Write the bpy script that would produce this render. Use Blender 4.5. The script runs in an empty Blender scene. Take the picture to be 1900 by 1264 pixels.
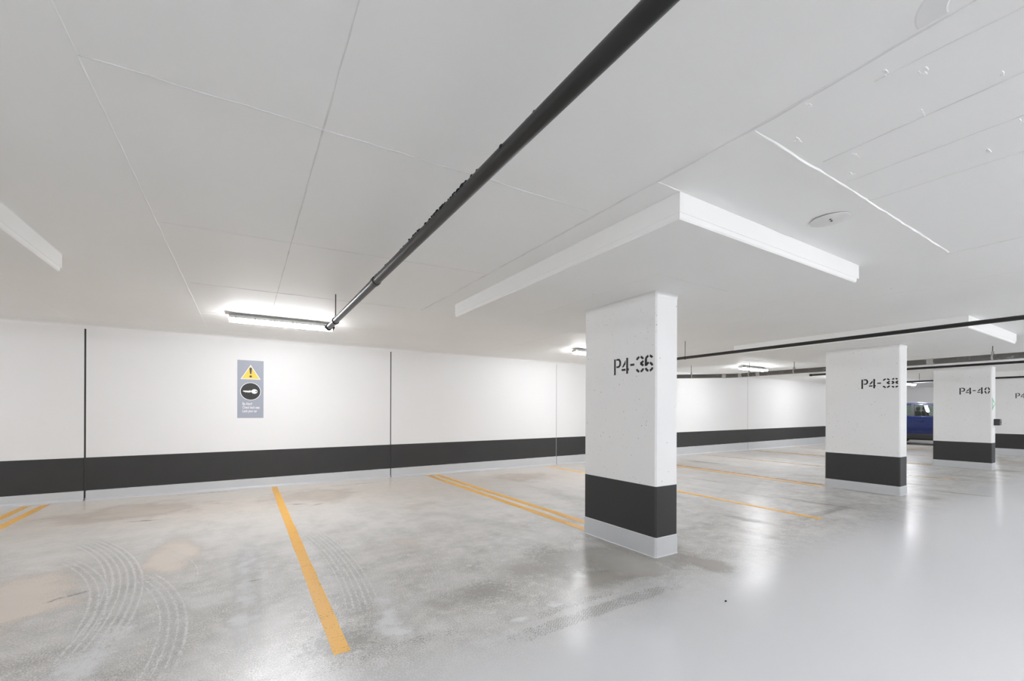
import bpy, bmesh, math, random
from mathutils import Vector, Matrix
random.seed(7)
SC = bpy.context.scene
COL = SC.collection
PI = math.pi

# ------------------------------------------------------------------ camera, world, exposure
CAM_H = 1.28
cam_data = bpy.data.cameras.new('camera')
cam = bpy.data.objects.new('camera', cam_data)
COL.objects.link(cam)
cam_data.sensor_fit = 'HORIZONTAL'
cam_data.sensor_width = 36.0
cam_data.lens = 806.0 / 1900.0 * 36.0
cam_data.shift_y = (763.8 - 632.0) / 1900.0
cam_data.clip_start = 0.05
cam_data.clip_end = 200
cam.matrix_world = (Matrix.Translation((0, 0, CAM_H)) @ Matrix.Rotation(math.radians(-31.6), 4, 'Z')
                    @ Matrix.Rotation(math.radians(90), 4, 'X') @ Matrix.Rotation(math.radians(0.2), 4, 'Z'))
SC.camera = cam

world = bpy.data.worlds.new('world')
SC.world = world
world.use_nodes = True
world.node_tree.nodes['Background'].inputs[0].default_value = (0.02, 0.02, 0.02, 1)
world.node_tree.nodes['Background'].inputs[1].default_value = 1.0

SC.view_settings.view_transform = 'Standard'
SC.view_settings.look = 'None'
SC.view_settings.exposure = 1.88
SC.view_settings.gamma = 1.0
SC.view_settings.use_curve_mapping = False
SC.cycles.max_bounces = 9
SC.cycles.diffuse_bounces = 5
SC.cycles.glossy_bounces = 6
SC.cycles.transmission_bounces = 8
SC.cycles.transparent_max_bounces = 40
SC.cycles.sample_clamp_indirect = 6.0

LAMP_STRENGTH = 26.0          # emission of every LED diffuser in the garage
LAMP_COLOR = (0.97, 0.985, 1.02, 1)

# ------------------------------------------------------------------ main dimensions (metres)
ZC = 2.49            # ceiling
ZP = 2.345           # underside of the drop panels
YW = 8.40            # face of the back wall
XR, XL, YF = 27.6, -9.5, -9.0

# ------------------------------------------------------------------ node helper
class NT:
    def __init__(self, name):
        self.mat = bpy.data.materials.new(name)
        self.mat.use_nodes = True
        self.t = self.mat.node_tree
        self.t.nodes.clear()
        self.out = self.t.nodes.new('ShaderNodeOutputMaterial')
        self._co = None
    def new(self, k): return self.t.nodes.new(k)
    def put(self, sock, v):
        if isinstance(v, bpy.types.NodeSocket): self.t.links.new(v, sock)
        elif isinstance(v, (tuple, list)):
            n = len(sock.default_value)
            sock.default_value = tuple(v)[:n] if len(v) >= n else tuple(v) + (1.0,)
        else: sock.default_value = v
    def m(self, op, a, b=None, c=None):
        n = self.new('ShaderNodeMath'); n.operation = op
        self.put(n.inputs[0], a)
        if b is not None: self.put(n.inputs[1], b)
        if c is not None: self.put(n.inputs[2], c)
        return n.outputs[0]
    def add(self, a, b): return self.m('ADD', a, b)
    def sub(self, a, b): return self.m('SUBTRACT', a, b)
    def mul(self, a, b): return self.m('MULTIPLY', a, b)
    def clamp(self, a):
        n = self.new('ShaderNodeClamp'); self.put(n.inputs[0], a); return n.outputs[0]
    def step(self, e0, e1, v):
        n = self.new('ShaderNodeMapRange'); n.interpolation_type = 'SMOOTHSTEP'
        self.put(n.inputs['Value'], v)
        n.inputs['From Min'].default_value = e0; n.inputs['From Max'].default_value = e1
        n.inputs['To Min'].default_value = 0.0; n.inputs['To Max'].default_value = 1.0
        return n.outputs[0]
    def rng(self, v, a, b, c, d):
        n = self.new('ShaderNodeMapRange')
        self.put(n.inputs['Value'], v)
        for k, x in zip(('From Min', 'From Max', 'To Min', 'To Max'), (a, b, c, d)): n.inputs[k].default_value = x
        return n.outputs[0]
    def mix(self, f, a, b):
        n = self.new('ShaderNodeMix'); n.data_type = 'RGBA'
        self.put(n.inputs[0], f); self.put(n.inputs[6], a); self.put(n.inputs[7], b)
        return n.outputs[2]
    def co(self):
        if self._co is None: self._co = self.new('ShaderNodeTexCoord').outputs['Object']
        return self._co
    def sep(self, v=None):
        n = self.new('ShaderNodeSeparateXYZ'); self.put(n.inputs[0], v or self.co())
        return n.outputs[0], n.outputs[1], n.outputs[2]
    def scl(self, s, v=None, off=(0, 0, 0)):
        n = self.new('ShaderNodeMapping'); self.put(n.inputs[0], v or self.co())
        n.inputs['Scale'].default_value = s; n.inputs['Location'].default_value = off
        return n.outputs[0]
    def noise(self, scale, detail=3, rough=.55, vec=None, dist=0.0):
        n = self.new('ShaderNodeTexNoise')
        self.put(n.inputs['Vector'], vec or self.co())
        n.inputs['Scale'].default_value = scale; n.inputs['Detail'].default_value = detail
        n.inputs['Roughness'].default_value = rough; n.inputs['Distortion'].default_value = dist
        return n.outputs[0]
    def vor(self, scale, vec=None, feature='F1', rand=1.0):
        n = self.new('ShaderNodeTexVoronoi'); n.feature = feature
        self.put(n.inputs['Vector'], vec or self.co())
        n.inputs['Scale'].default_value = scale; n.inputs['Randomness'].default_value = rand
        return n
    def bump(self, h, strength=.2, dist=.01):
        n = self.new('ShaderNodeBump'); self.put(n.inputs['Height'], h)
        n.inputs['Strength'].default_value = strength; n.inputs['Distance'].default_value = dist
        return n.outputs[0]
    def bsdf(self, color, rough=.6, metal=0.0, normal=None, spec=.5, **kw):
        b = self.new('ShaderNodeBsdfPrincipled')
        self.put(b.inputs['Base Color'], color); self.put(b.inputs['Roughness'], rough)
        self.put(b.inputs['Metallic'], metal); b.inputs['Specular IOR Level'].default_value = spec
        if normal is not None: self.put(b.inputs['Normal'], normal)
        for k, v in kw.items(): self.put(b.inputs[k.replace('_', ' ')], v)
        return b.outputs[0]
    def end(self, sh):
        self.t.links.new(sh, self.out.inputs['Surface']); return self.mat

def plain(name, col, rough=.5, metal=0., var=.06, nscale=18, bump=.05, spec=.5):
    n = NT(name)
    f = n.noise(nscale, 3)
    c = n.mix(f, [x * (1 - var) for x in col], [min(1, x * (1 + var)) for x in col])
    nr = n.bump(n.noise(nscale * 6, 2), bump, .002) if bump else None
    return n.end(n.bsdf(c, n.rng(f, 0, 1, rough * .9, min(1, rough * 1.1)), metal, nr, spec))

# ------------------------------------------------------------------ materials
def mat_ceiling():
    n = NT('ceiling_paint')
    b = n.noise(.9, 2, .6); f = n.noise(9, 2, .6)
    c = n.mix(b, (.815, .81, .792), (.86, .855, .84))
    v = n.vor(3.1)
    pit = n.sub(1, n.step(.014, .036, n.add(v.outputs['Distance'], n.mul(n.sub(f, .5), .03))))
    gate = n.step(.55, .62, n.noise(1.6, 1))
    c = n.mix(n.mul(n.mul(pit, gate), .7), c, (.28, .27, .25))
    return n.end(n.bsdf(c, .62, 0, None, .35))

def mat_wall():
    n = NT('white_wall_paint')
    b = n.noise(.6, 2)
    c = n.mix(b, (.80, .798, .793), (.835, .833, .83))
    return n.end(n.bsdf(c, .5, 0, None, .4))

def mat_pillar():
    n = NT('white_pillar_paint')
    b = n.noise(2.0, 3); g = n.noise(70, 3)
    c = n.mix(b, (.82, .815, .806), (.87, .868, .862))
    wob = n.mul(n.sub(n.noise(55, 2), .5), .010)
    gate = n.step(.40, .52, n.noise(3.2, 3))
    sv = n.scl((1, 1, .75))
    v1 = n.vor(16, sv); d1 = n.add(v1.outputs['Distance'], wob)
    p1 = n.sub(1, n.step(.055, .08, d1))
    sel = n.new('ShaderNodeSeparateColor'); n.put(sel.inputs[0], v1.outputs['Color'])
    p1 = n.mul(p1, n.step(.30, .32, sel.outputs[0]))
    v2 = n.vor(38, sv); p2 = n.sub(1, n.step(.09, .13, n.add(v2.outputs['Distance'], wob)))
    sel2 = n.new('ShaderNodeSeparateColor'); n.put(sel2.inputs[0], v2.outputs['Color'])
    p2 = n.mul(n.mul(p2, n.step(.5, .52, sel2.outputs[1])), .75)
    p = n.mul(n.clamp(n.add(p1, p2)), gate)
    c = n.mix(n.mul(p, .75), c, (.13, .125, .115))
    h = n.sub(n.mul(g, .12), p)
    return n.end(n.bsdf(c, .5, 0, n.bump(h, .35, .004), .4))

def mat_black():
    n = NT('black_band_paint')
    f = n.noise(3, 4); g = n.noise(40, 3)
    c = n.mix(f, (.030, .030, .030), (.040, .0398, .039))
    v = n.vor(9); sel = n.new('ShaderNodeSeparateColor'); n.put(sel.inputs[0], v.outputs['Color'])
    chip = n.mul(n.mul(n.sub(1, n.step(.03, .055, n.add(v.outputs['Distance'], n.mul(n.sub(g, .5), .06)))), n.step(.72, .74, sel.outputs[0])),
                 n.step(.6, .66, n.noise(.7, 2)))
    c = n.mix(chip, c, (.55, .55, .55))
    return n.end(n.bsdf(c, n.rng(f, 0, 1, .42, .55), 0, n.bump(g, .08, .003), .4))

def mat_base():
    n = NT('grey_base_coat')
    f = n.noise(4, 3); g = n.noise(60, 3)
    c = n.mix(f, (.55, .562, .575), (.60, .61, .622))
    return n.end(n.bsdf(c, .35, 0, n.bump(g, .08, .003), .45))

PILLARS = [  # x0, x1, y0, y1, number
    (3.07, 3.36, 2.58, 3.52, '36'), (8.60, 8.875, 2.565, 3.58, '38'), (14.25, 14.55, 2.655, 3.63, '40'),
    (19.85, 20.15, 2.66, 3.63, '42'), (-2.43, -2.14, 2.60, 3.53, '')]

def mat_floor():
    n = NT('garage_floor_coating')
    x, y, z = n.sep()
    nb = n.noise(.55, 1, .5); nm = n.noise(2.6, 3, .6); ns = n.noise(11, 2, .65); ng = n.noise(110, 2, .8)
    st = n.noise(3.0, 3, .6, n.scl((1.0, .25, 1)))            # long stains running into the stalls
    c0 = lambda v, k: n.mul(n.sub(v, .5), k)
    yy = n.add(n.add(y, c0(nm, .55)), n.add(c0(ns, .30), n.add(c0(ng, .55), n.mul(n.rng(x, 4, 12, 0, 1), c0(st, 1.2)))))
    stall = n.step(1.72, 2.5, yy)                            # worn stalls against the clean aisle coating
    aisle = n.mix(nb, (.565, .57, .58), (.605, .61, .62))
    grey = n.mix(n.step(.32, .68, st), (.565, .55, .522), (.69, .675, .65))
    grey = n.mix(n.mul(n.step(.30, .75, nm), .6), grey, (.70, .693, .68))
    near_wall = n.mul(n.step(4.6, 7.4, n.add(y, n.add(c0(nb, 1.6), c0(nm, 2.4)))), n.rng(x, 5, 12, .85, .35))
    col = n.mix(near_wall, grey, (.76, .685, .605))
    mouth = n.sub(1, n.step(2.6, 5.6, n.add(y, c0(nm, 2.5))))
    grit = n.step(.48, .64, n.add(n.mul(ng, .7), n.add(n.mul(ns, .28), n.mul(st, .14))))
    col = n.mix(n.mul(grit, n.add(.16, n.mul(mouth, .60))), col, (.235, .222, .20))
    pale = n.step(.44, .70, n.add(n.mul(ng, .35), n.add(n.mul(ns, .3), n.mul(nm, .35))))
    col = n.mix(n.mul(pale, n.add(.25, n.mul(mouth, .5))), col, (.73, .725, .715))
    final = n.mix(stall, aisle, col)
    rough = n.add(.17, n.mul(stall, .06))
    h = n.mul(ng, n.add(.4, n.mul(stall, .6)))
    return n.end(n.bsdf(final, rough, 0, n.bump(h, .22, .004), .5))

def mat_decal(name, col, col2, nscale, soft, scale2=None, rough=.23, tread=False):
    """thin dust or rubber lying on the floor, broken up by noise; 'fade' is how thick it lies"""
    n = NT(name)
    at = n.new('ShaderNodeAttribute'); at.attribute_name = 'fade'
    f = n.noise(nscale, 3, .65)
    if scale2: f = n.add(n.mul(f, .45), n.mul(n.noise(scale2, 2, .8), .55))
    f = n.add(n.mul(n.sub(f, .5), 2.3), .5)
    a = n.step(.5 - soft, .5 + soft, n.add(n.sub(at.outputs['Fac'], .5), f))
    a = n.mul(a, n.step(.0, .12, at.outputs['Fac']))
    if tread:
        x, y, z = n.sep()
        zig = n.add(n.mul(n.m('PINGPONG', x, .018), 1.2), n.mul(n.noise(20, 2), .03))
        a = n.mul(a, n.step(-.2, .4, n.m('SINE', n.mul(n.add(y, zig), 2 * PI / .021))))
    c = n.mix(f, col, col2)
    b = n.bsdf(c, rough)
    tr = n.new('ShaderNodeBsdfTransparent'); mx = n.new('ShaderNodeMixShader')
    n.put(mx.inputs[0], a); n.t.links.new(tr.outputs[0], mx.inputs[1]); n.t.links.new(b, mx.inputs[2])
    return n.end(mx.outputs[0])

def mat_yellow():
    n = NT('yellow_line_paint')
    f = n.noise(7, 4, .6); g = n.noise(60, 3, .7); w = n.noise(150, 2)
    c = n.mix(f, (.80, .40, .030), (.86, .46, .055))
    x, y, z = n.sep()
    c = n.mix(n.mul(n.step(5.0, 7.6, y), .5), c, (.86, .53, .19))
    wear = n.mul(n.step(.53, .72, n.add(n.mul(g, .6), n.mul(f, .4))), .55)
    dirt = n.mul(n.step(.5, .7, w), .3)
    c = n.mix(dirt, c, (.50, .29, .06))
    a = n.bsdf(c, .4, 0, n.bump(g, .15, .003))
    tr = n.new('ShaderNodeBsdfTransparent')
    mx = n.new('ShaderNodeMixShader')
    n.put(mx.inputs[0], wear); n.t.links.new(a, mx.inputs[1]); n.t.links.new(tr.outputs[0], mx.inputs[2])
    return n.end(mx.outputs[0])

def mat_yellow_worn():
    n = NT('worn_yellow_line_paint')
    f = n.noise(7, 4, .6); g = n.noise(50, 3, .7)
    c = n.mix(f, (.74, .42, .09), (.80, .50, .18))
    wear = n.step(.38, .66, n.add(n.mul(g, .55), n.mul(f, .45)))
    a = n.bsdf(c, .4)
    tr = n.new('ShaderNodeBsdfTransparent')
    mx = n.new('ShaderNodeMixShader')
    n.put(mx.inputs[0], wear); n.t.links.new(a, mx.inputs[1]); n.t.links.new(tr.outputs[0], mx.inputs[2])
    return n.end(mx.outputs[0])

def mat_emit(name, col, strength):
    n = NT(name)
    e = n.new('ShaderNodeEmission'); e.inputs[0].default_value = col; e.inputs[1].default_value = strength
    return n.end(e.outputs[0])

def mat_glass(name, tint):
    n = NT(name)
    g = n.new('ShaderNodeBsdfGlossy'); g.inputs['Roughness'].default_value = .02
    t = n.new('ShaderNodeBsdfTransparent'); t.inputs[0].default_value = tint + (1,)
    fr = n.new('ShaderNodeFresnel'); fr.inputs[0].default_value = 1.5
    mx = n.new('ShaderNodeMixShader')
    n.t.links.new(fr.outputs[0], mx.inputs[0]); n.t.links.new(t.outputs[0], mx.inputs[1]); n.t.links.new(g.outputs[0], mx.inputs[2])
    return n.end(mx.outputs[0])

def mat_pipe_grey():
    n = NT('grey_cast_drain_pipe')
    f = n.noise(6, 4, .6); g = n.noise(30, 3)
    c = n.mix(f, (.095, .091, .083), (.17, .163, .15))
    c = n.mix(n.mul(n.step(.58, .72, n.noise(14, 3)), .5), c, (.42, .41, .39))
    return n.end(n.bsdf(c, .5, .2, n.bump(g, .1, .003)))

M = dict(
    ceil=mat_ceiling(), wall=mat_wall(), pillar=mat_pillar(), black=mat_black(), base=mat_base(), floor=mat_floor(),
    d_pale=mat_decal('pale_tyre_dust', (.74, .735, .72), (.66, .65, .63), 30, .06, 190), d_lane=mat_decal('pale_wheel_lane', (.70, .70, .70), (.66, .66, .655), 5, .06, 170),
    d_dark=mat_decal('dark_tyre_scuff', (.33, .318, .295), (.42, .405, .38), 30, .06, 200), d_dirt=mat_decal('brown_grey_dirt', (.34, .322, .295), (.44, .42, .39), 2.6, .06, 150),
    d_beige=mat_decal('beige_dust', (.64, .565, .49), (.68, .61, .54), 2.2, .08, 120), d_tread=mat_decal('black_tread_print', (.37, .36, .34), (.47, .46, .43), 9, .10, 60, .23, True),
    d_scuff=mat_decal('thin_dark_scuff', (.30, .27, .24), (.38, .345, .31), 16, .06, 150),
    yellow=mat_yellow(), yellow2=mat_yellow_worn(), diff=mat_emit('lit_led_diffuser', LAMP_COLOR, LAMP_STRENGTH),
    housing=plain('light_grey_plastic', (.62, .62, .62), .45), clip=plain('steel_clip', (.45, .45, .45), .35, .6),
    seal=plain('dark_joint_sealant', (.05, .05, .048), .7), seal2=plain('pale_joint_sealant', (.42, .42, .41), .7),
    pipe=plain('black_enamel_pipe', (.012, .012, .0115), .36, 0., .3, 20, .05, .5), iron=plain('dark_iron', (.03, .03, .03), .45, .5),
    rough=plain('rough_black_residue', (.010, .010, .009), .85, 0, .5, 60, .4), drain=mat_pipe_grey(), zinc=plain('galvanised_steel', (.50, .49, .47), .4, .5),
    stencil=plain('black_stencil_paint', (.014, .014, .013), .6, 0, .25, 40, .05),
    signgrey=plain('grey_sign_face', (.34, .36, .42), .45, 0, .03), yel=plain('yellow_print', (.85, .62, .08), .45, 0, .06), white=plain('white_print', (.86, .86, .86), .45, 0, .02),
    blk=plain('black_print', (.015, .016, .015), .5, 0, .2), brown=plain('dark_brown_print', (.035, .025, .015), .5, 0, .1), green=plain('pale_green_print', (.30, .58, .42), .5, 0, .05),
    plate=plain('painted_cover_plate', (.72, .715, .70), .5, 0, .03), boxm=plain('dark_box_plastic', (.05, .05, .055), .4), boxc=plain('grey_box_cover', (.16, .16, .165), .4),
    patch2=plain('pale_patch_mortar', (.745, .74, .73), .7), patchgrey=plain('grey_patch_mortar', (.66, .655, .645), .7), carblue=None, glass=mat_glass('tinted_car_glass', (.74, .79, .76)), rubber=plain('tyre_rubber', (.012, .012, .012), .8), carblack=plain('black_cladding', (.018, .018, .019), .5),
    chrome=plain('chrome', (.75, .75, .77), .12, 1., .02, 10, 0), seat=plain('dark_seat_cloth', (.035, .038, .035), .8), lampred=plain('red_lamp_glass', (.4, .01, .01), .15), lampclear=plain('clear_lamp_glass', (.7, .72, .75), .1))
n_ = NT('metallic_blue_car_paint')
M['carblue'] = n_.end(n_.bsdf(n_.mix(n_.noise(40, 2), (.002, .010, .075), (.004, .016, .10)),   .35, 0., None, .25, Coat_Weight=.45, Coat_Roughness=.03))

# ------------------------------------------------------------------ mesh builder
WORLD = {}
class MB:
    def __init__(s): s.v = []; s.f = []
    def addv(s, pts):
        b = len(s.v); s.v += [Vector(p) for p in pts]; return b
    def box(s, x0, x1, y0, y1, z0, z1):
        b = s.addv([(x0, y0, z0), (x1, y0, z0), (x1, y1, z0), (x0, y1, z0), (x0, y0, z1), (x1, y0, z1), (x1, y1, z1), (x0, y1, z1)])
        for q in ((0, 3, 2, 1), (4, 5, 6, 7), (0, 1, 5, 4), (1, 2, 6, 5), (2, 3, 7, 6), (3, 0, 4, 7)): s.f.append([b + i for i in q])
        return s
    def hexa(s, p):           # eight corners: bottom ring, top ring
        b = s.addv(p)
        for q in ((0, 3, 2, 1), (4, 5, 6, 7), (0, 1, 5, 4), (1, 2, 6, 5), (2, 3, 7, 6), (3, 0, 4, 7)): s.f.append([b + i for i in q])
        return s
    def loft(s, rings, cap=True, closed=True):
        n = len(rings[0]); b = s.addv([p for r in rings for p in r])
        for k in range(len(rings) - 1):
            for i in range(n if closed else n - 1):
                j = (i + 1) % n
                s.f.append([b + k * n + i, b + k * n + j, b + (k + 1) * n + j, b + (k + 1) * n + i])
        if cap:
            s.f.append([b + i for i in range(n)][::-1]); s.f.append([b + (len(rings) - 1) * n + i for i in range(n)])
        return s
    def tube(s, pts, r, n=16, cap=True):
        pts = [Vector(p) for p in pts]; rs = r if isinstance(r, (list, tuple)) else [r] * len(pts)
        rings = []
        for i, p in enumerate(pts):
            d = (pts[min(i + 1, len(pts) - 1)] - pts[max(i - 1, 0)]).normalized()
            up = Vector((0, 0, 1)) if abs(d.z) < .9 else Vector((1, 0, 0))
            a = d.cross(up).normalized(); b = a.cross(d)
            rings.append([p + (a * math.cos(2 * PI * k / n) + b * math.sin(2 * PI * k / n)) * rs[i] for k in range(n)])
        return s.loft(rings, cap)
    def prism(s, poly, fn, d0, d1):   # poly in 2d, fn(u,v,d)->3d
        return s.loft([[fn(u, v, d0) for u, v in poly], [fn(u, v, d1) for u, v in poly]])
    def torus(s, c, R, r, axis='y', n=20, m=8):
        c = Vector(c); ax = {'x': (Vector((0, 1, 0)), Vector((0, 0, 1)), Vector((1, 0, 0))), 'y': (Vector((1, 0, 0)), Vector((0, 0, 1)), Vector((0, 1, 0))), 'z': (Vector((1, 0, 0)), Vector((0, 1, 0)), Vector((0, 0, 1)))}[axis]
        rings = []
        for i in range(n + 1):
            t = 2 * PI * i / n; o = ax[0] * math.cos(t) + ax[1] * math.sin(t)
            rings.append([c + o * (R + r * math.cos(2 * PI * k / m)) + ax[2] * (r * math.sin(2 * PI * k / m)) for k in range(m)])
        return s.loft(rings, False)
    def ball(s, c, r, n=8, m=6):
        c = Vector(c); rx, ry, rz = r if isinstance(r, (tuple, list)) else (r, r, r)
        rings = [[c + Vector((rx * math.cos(2 * PI * k / n) * math.sin(PI * j / m), ry * math.sin(2 * PI * k / n) * math.sin(PI * j / m), rz * -math.cos(PI * j / m))) for k in range(n)] for j in range(1, m)]
        return s.loft(rings)
    def build(s, name, mat, parent=None, smooth=False, bevel=0, seg=2, origin=None):
        o_w = WORLD[parent] if parent is not None else Vector(origin or (0, 0, 0))
        me = bpy.data.meshes.new(name)
        me.from_pydata([v - o_w for v in s.v], [], s.f)
        bm = bmesh.new(); bm.from_mesh(me)
        bmesh.ops.recalc_face_normals(bm, faces=bm.faces)
        if bevel:
            bmesh.ops.bevel(bm, geom=[e for e in bm.edges], offset=bevel, segments=seg, affect='EDGES', profile=.5)
        bm.to_mesh(me); bm.free()
        if smooth:
            for p in me.polygons: p.use_smooth = True
        if mat is not None: me.materials.append(mat)
        o = bpy.data.objects.new(name, me); COL.objects.link(o)
        if smooth:
            md = o.modifiers.new('auto', 'EDGE_SPLIT'); md.split_angle = math.radians(42)
        if parent is not None: o.parent = parent; o.location = (0, 0, 0)
        else: o.location = o_w
        WORLD[o] = o_w
        return o

def empty(name, loc):
    o = bpy.data.objects.new(name, None); o.empty_display_size = .1
    COL.objects.link(o); o.location = loc; WORLD[o] = Vector(loc); return o
def tag(o, label, cat, group=None):
    o['label'] = label; o['category'] = cat
    if group: o['group'] = group
    return o
def structure(o, label=None):
    o['kind'] = 'structure'
    if label: o['label'] = label
    return o
def copy_tree(o, parent=None, loc=None):
    c = o.copy(); COL.objects.link(c); c.parent = parent
    if loc is not None: c.location = loc
    for ch in list(o.children): copy_tree(ch, c)
    return c

# ------------------------------------------------------------------ floor and painted lines
fl = MB(); fl.box(XL - .2, XR + .2, YF - .2, YW + .25, -.25, 0)
floor = structure(fl.build('floor', M['floor']), 'grey coated concrete garage floor with dusty tyre-marked stalls')
LAYER = [0]
def decal(name, pos, fade, nu, nv, mat, label=None):
    """a thin sheet of dust / rubber on the floor: pos(u,v)->(x,y), fade(u,v)->0..1"""
    LAYER[0] += 1; z = .0002 + LAYER[0] * .000005
    vs = []; fd = []
    for i in range(nu + 1):
        for j in range(nv + 1):
            u, v = i / nu, j / nv; x, y = pos(u, v); vs.append((x, y, z)); fd.append(fade(u, v))
    fs = [(i * (nv + 1) + j, (i + 1) * (nv + 1) + j, (i + 1) * (nv + 1) + j + 1, i * (nv + 1) + j + 1) for i in range(nu) for j in range(nv)]
    me = bpy.data.meshes.new(name); me.from_pydata(vs, [], fs)
    at = me.attributes.new('fade', 'FLOAT', 'POINT'); at.data.foreach_set('value', fd)
    me.materials.append(mat)
    bm = bmesh.new(); bm.from_mesh(me)
    bmesh.ops.recalc_face_normals(bm, faces=bm.faces)
    if bm.faces and bm.faces[0].normal.z < 0: bmesh.ops.reverse_faces(bm, faces=bm.faces)
    bm.to_mesh(me); bm.free()
    o = bpy.data.objects.new(name, me); COL.objects.link(o); o.parent = floor
    if label: o['label'] = label
    return o
def sm(a, b, v):
    t = max(0, min(1, (v - a) / (b - a))); return t * t * (3 - 2 * t)
def tyre_arc(cx, cy, r, a0, a1, w, k, ribs=6):
    A0, A1 = math.radians(a0), math.radians(a1)
    end = lambda u: sm(0, .22, u) * sm(1, .78, u)
    P = lambda rr: (lambda u, v: (cx + (rr(v)) * math.cos(A0 + (A1 - A0) * u), cy + (rr(v)) * math.sin(A0 + (A1 - A0) * u)))
    decal('tyre_mark', P(lambda v: r + (v - .5) * w * 1.25), lambda u, v: end(u) * sm(0, .2, v) * sm(1, .8, v) * .40 * k, 30, 6, M['d_pale'])
    for i in range(ribs):
        c = r + ((i + .5) / ribs - .5) * w; hw = w / ribs * random.uniform(.20, .36)
        decal('tyre_rib', P(lambda v, c=c, hw=hw: c + (v - .5) * 2 * hw), lambda u, v: end(u) * (1 - abs(v - .5) * .8) * .68 * k, 30, 2, M['d_pale'])
        if i < ribs - 1:
            c2 = r + ((i + 1) / ribs - .5) * w; h2 = w / ribs * random.uniform(.08, .15)
            decal('tyre_rib', P(lambda v, c=c2, hw=h2: c + (v - .5) * 2 * hw), lambda u, v: end(u) * .33 * k, 30, 1, M['d_dark'])
def patch(cx, cy, rx, ry, k, mat, rot=0, name='dust_patch'):
    c, s_ = math.cos(math.radians(rot)), math.sin(math.radians(rot))
    def pos(u, v):
        a = 2 * PI * u; ex, ey = rx * v * math.cos(a), ry * v * math.sin(a)
        return cx + ex * c - ey * s_, cy + ex * s_ + ey * c
    decal(name, pos, lambda u, v: k * sm(1.05, -.1, v), 28, 8, mat)
def strip(x0, x1, y0, y1, k, mat, skew=0, name='wheel_lane', ex=.5, ey=.3):
    decal(name, lambda u, v: (x0 + (x1 - x0) * u + skew * v, y0 + (y1 - y0) * v), lambda u, v: k * sm(0, ex, u) * sm(1, 1 - ex, u) * sm(0, ey, v) * sm(1, 1 - ey, v), 8, 14, mat)
for a in ((-1.4, 4.15, .85, 1.5, .95), (-.52, 4.85, .46, 1.15, .92), (.9, 7.2, 1.3, 1.2, .75), (-1.2, 7.2, 1.5, 1.2, .8), (1.35, 4.0, .5, .9, .55), (4.6, 7.1, 1.4, 1.2, .6), (2.0, 5.6, .7, 1.3, .5)):
    patch(*a, M['d_beige'])
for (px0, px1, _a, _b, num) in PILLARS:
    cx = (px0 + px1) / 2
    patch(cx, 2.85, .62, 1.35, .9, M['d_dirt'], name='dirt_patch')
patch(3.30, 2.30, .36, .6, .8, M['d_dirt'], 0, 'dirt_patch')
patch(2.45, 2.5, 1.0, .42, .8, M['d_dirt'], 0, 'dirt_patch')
for a in ((2.62, 2.33, .32, .09), (2.2, 2.62, .2, .22), (1.75, 2.3, .16, .2), (2.45, 3.1, .12, .3), (1.45, 2.25, .2, .1), (2.9, 2.2, .25, .06)): patch(*a, .62, M['d_lane'])
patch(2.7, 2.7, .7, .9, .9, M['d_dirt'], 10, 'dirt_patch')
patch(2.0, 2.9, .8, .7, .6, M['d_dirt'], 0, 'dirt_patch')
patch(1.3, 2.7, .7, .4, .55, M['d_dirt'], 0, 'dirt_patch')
for a in ((2.35, 3.0, .55, .8, .7), (1.5, 2.75, .5, .45, .62), (.45, 2.55, .55, .4, .6), (-.3, 2.4, .5, .4, .5)):
    patch(*a, M['d_dark'], name='grit_patch')
for a in ((-.16, .12, 2.0, 5.4, .72, .05), (-.98, -.50, 2.35, 3.75, .85, .12), (-.42, -.30, 2.3, 4.2, .4, 0), (1.05, 1.27, 3.6, 7.6, .4, 0), (2.2, 2.42, 2.4, 6.2, .4, 0), (4.0, 4.3, 2.3, 7.4, .5, 0),
          (5.3, 5.52, 2.3, 7.0, .5, 0), (6.6, 6.9, 2.3, 7.4, .5, 0), (7.7, 8.0, 2.3, 7.4, .5, 0), (.56, .92, 2.0, 3.4, .75, .05), (9.6, 9.9, 2.4, 7.6, .5, 0), (10.9, 11.2, 2.4, 7.6, .5, 0), (12.6, 12.9, 2.4, 7.6, .5, 0)):
    strip(a[0] - .06, a[1] + .06, a[2], a[3], a[4] * .82, M['d_lane'], a[5])
random.seed(12)
for a in ((-5.194, 3.496, 4.50, 38, -13, .25, 1.0), (-4.052, 3.366, 3.27, 40, -8, .13, .92, 3), (-3.405, 2.981, 3.06, 34, -14, .17, .92, 4), (-6.543, 3.698, 7.25, 14, -10, .24, .9), (-.891, 3.72, 2.24, 9, -32, .20, .72),
          (-.331, 4.534, 1.70, 0, -38, .17, .62), (-1.967, 4.088, 1.66, 42, -22, .04, .8, 1), (-1.75, 4.2, 1.35, 60, -15, .03, .6, 1), (-.2, 5.6, 2.9, -20, -62, .2, .55), (-5.3, 2.9, 4.75, 20, -6, .18, .6), (-6.9, 3.9, 7.95, 10, -13, .2, .6), (-2.3, 3.6, 4.0, 6, -20, .2, .5), (-.3, 3.3, 1.9, 25, -30, .12, .45), (-2.2, 3.4, 6.9, 12, -14, .22, .6), (9.5, 3.2, 5.1, 152, 184, .22, .6)):
    tyre_arc(*a)
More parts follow.
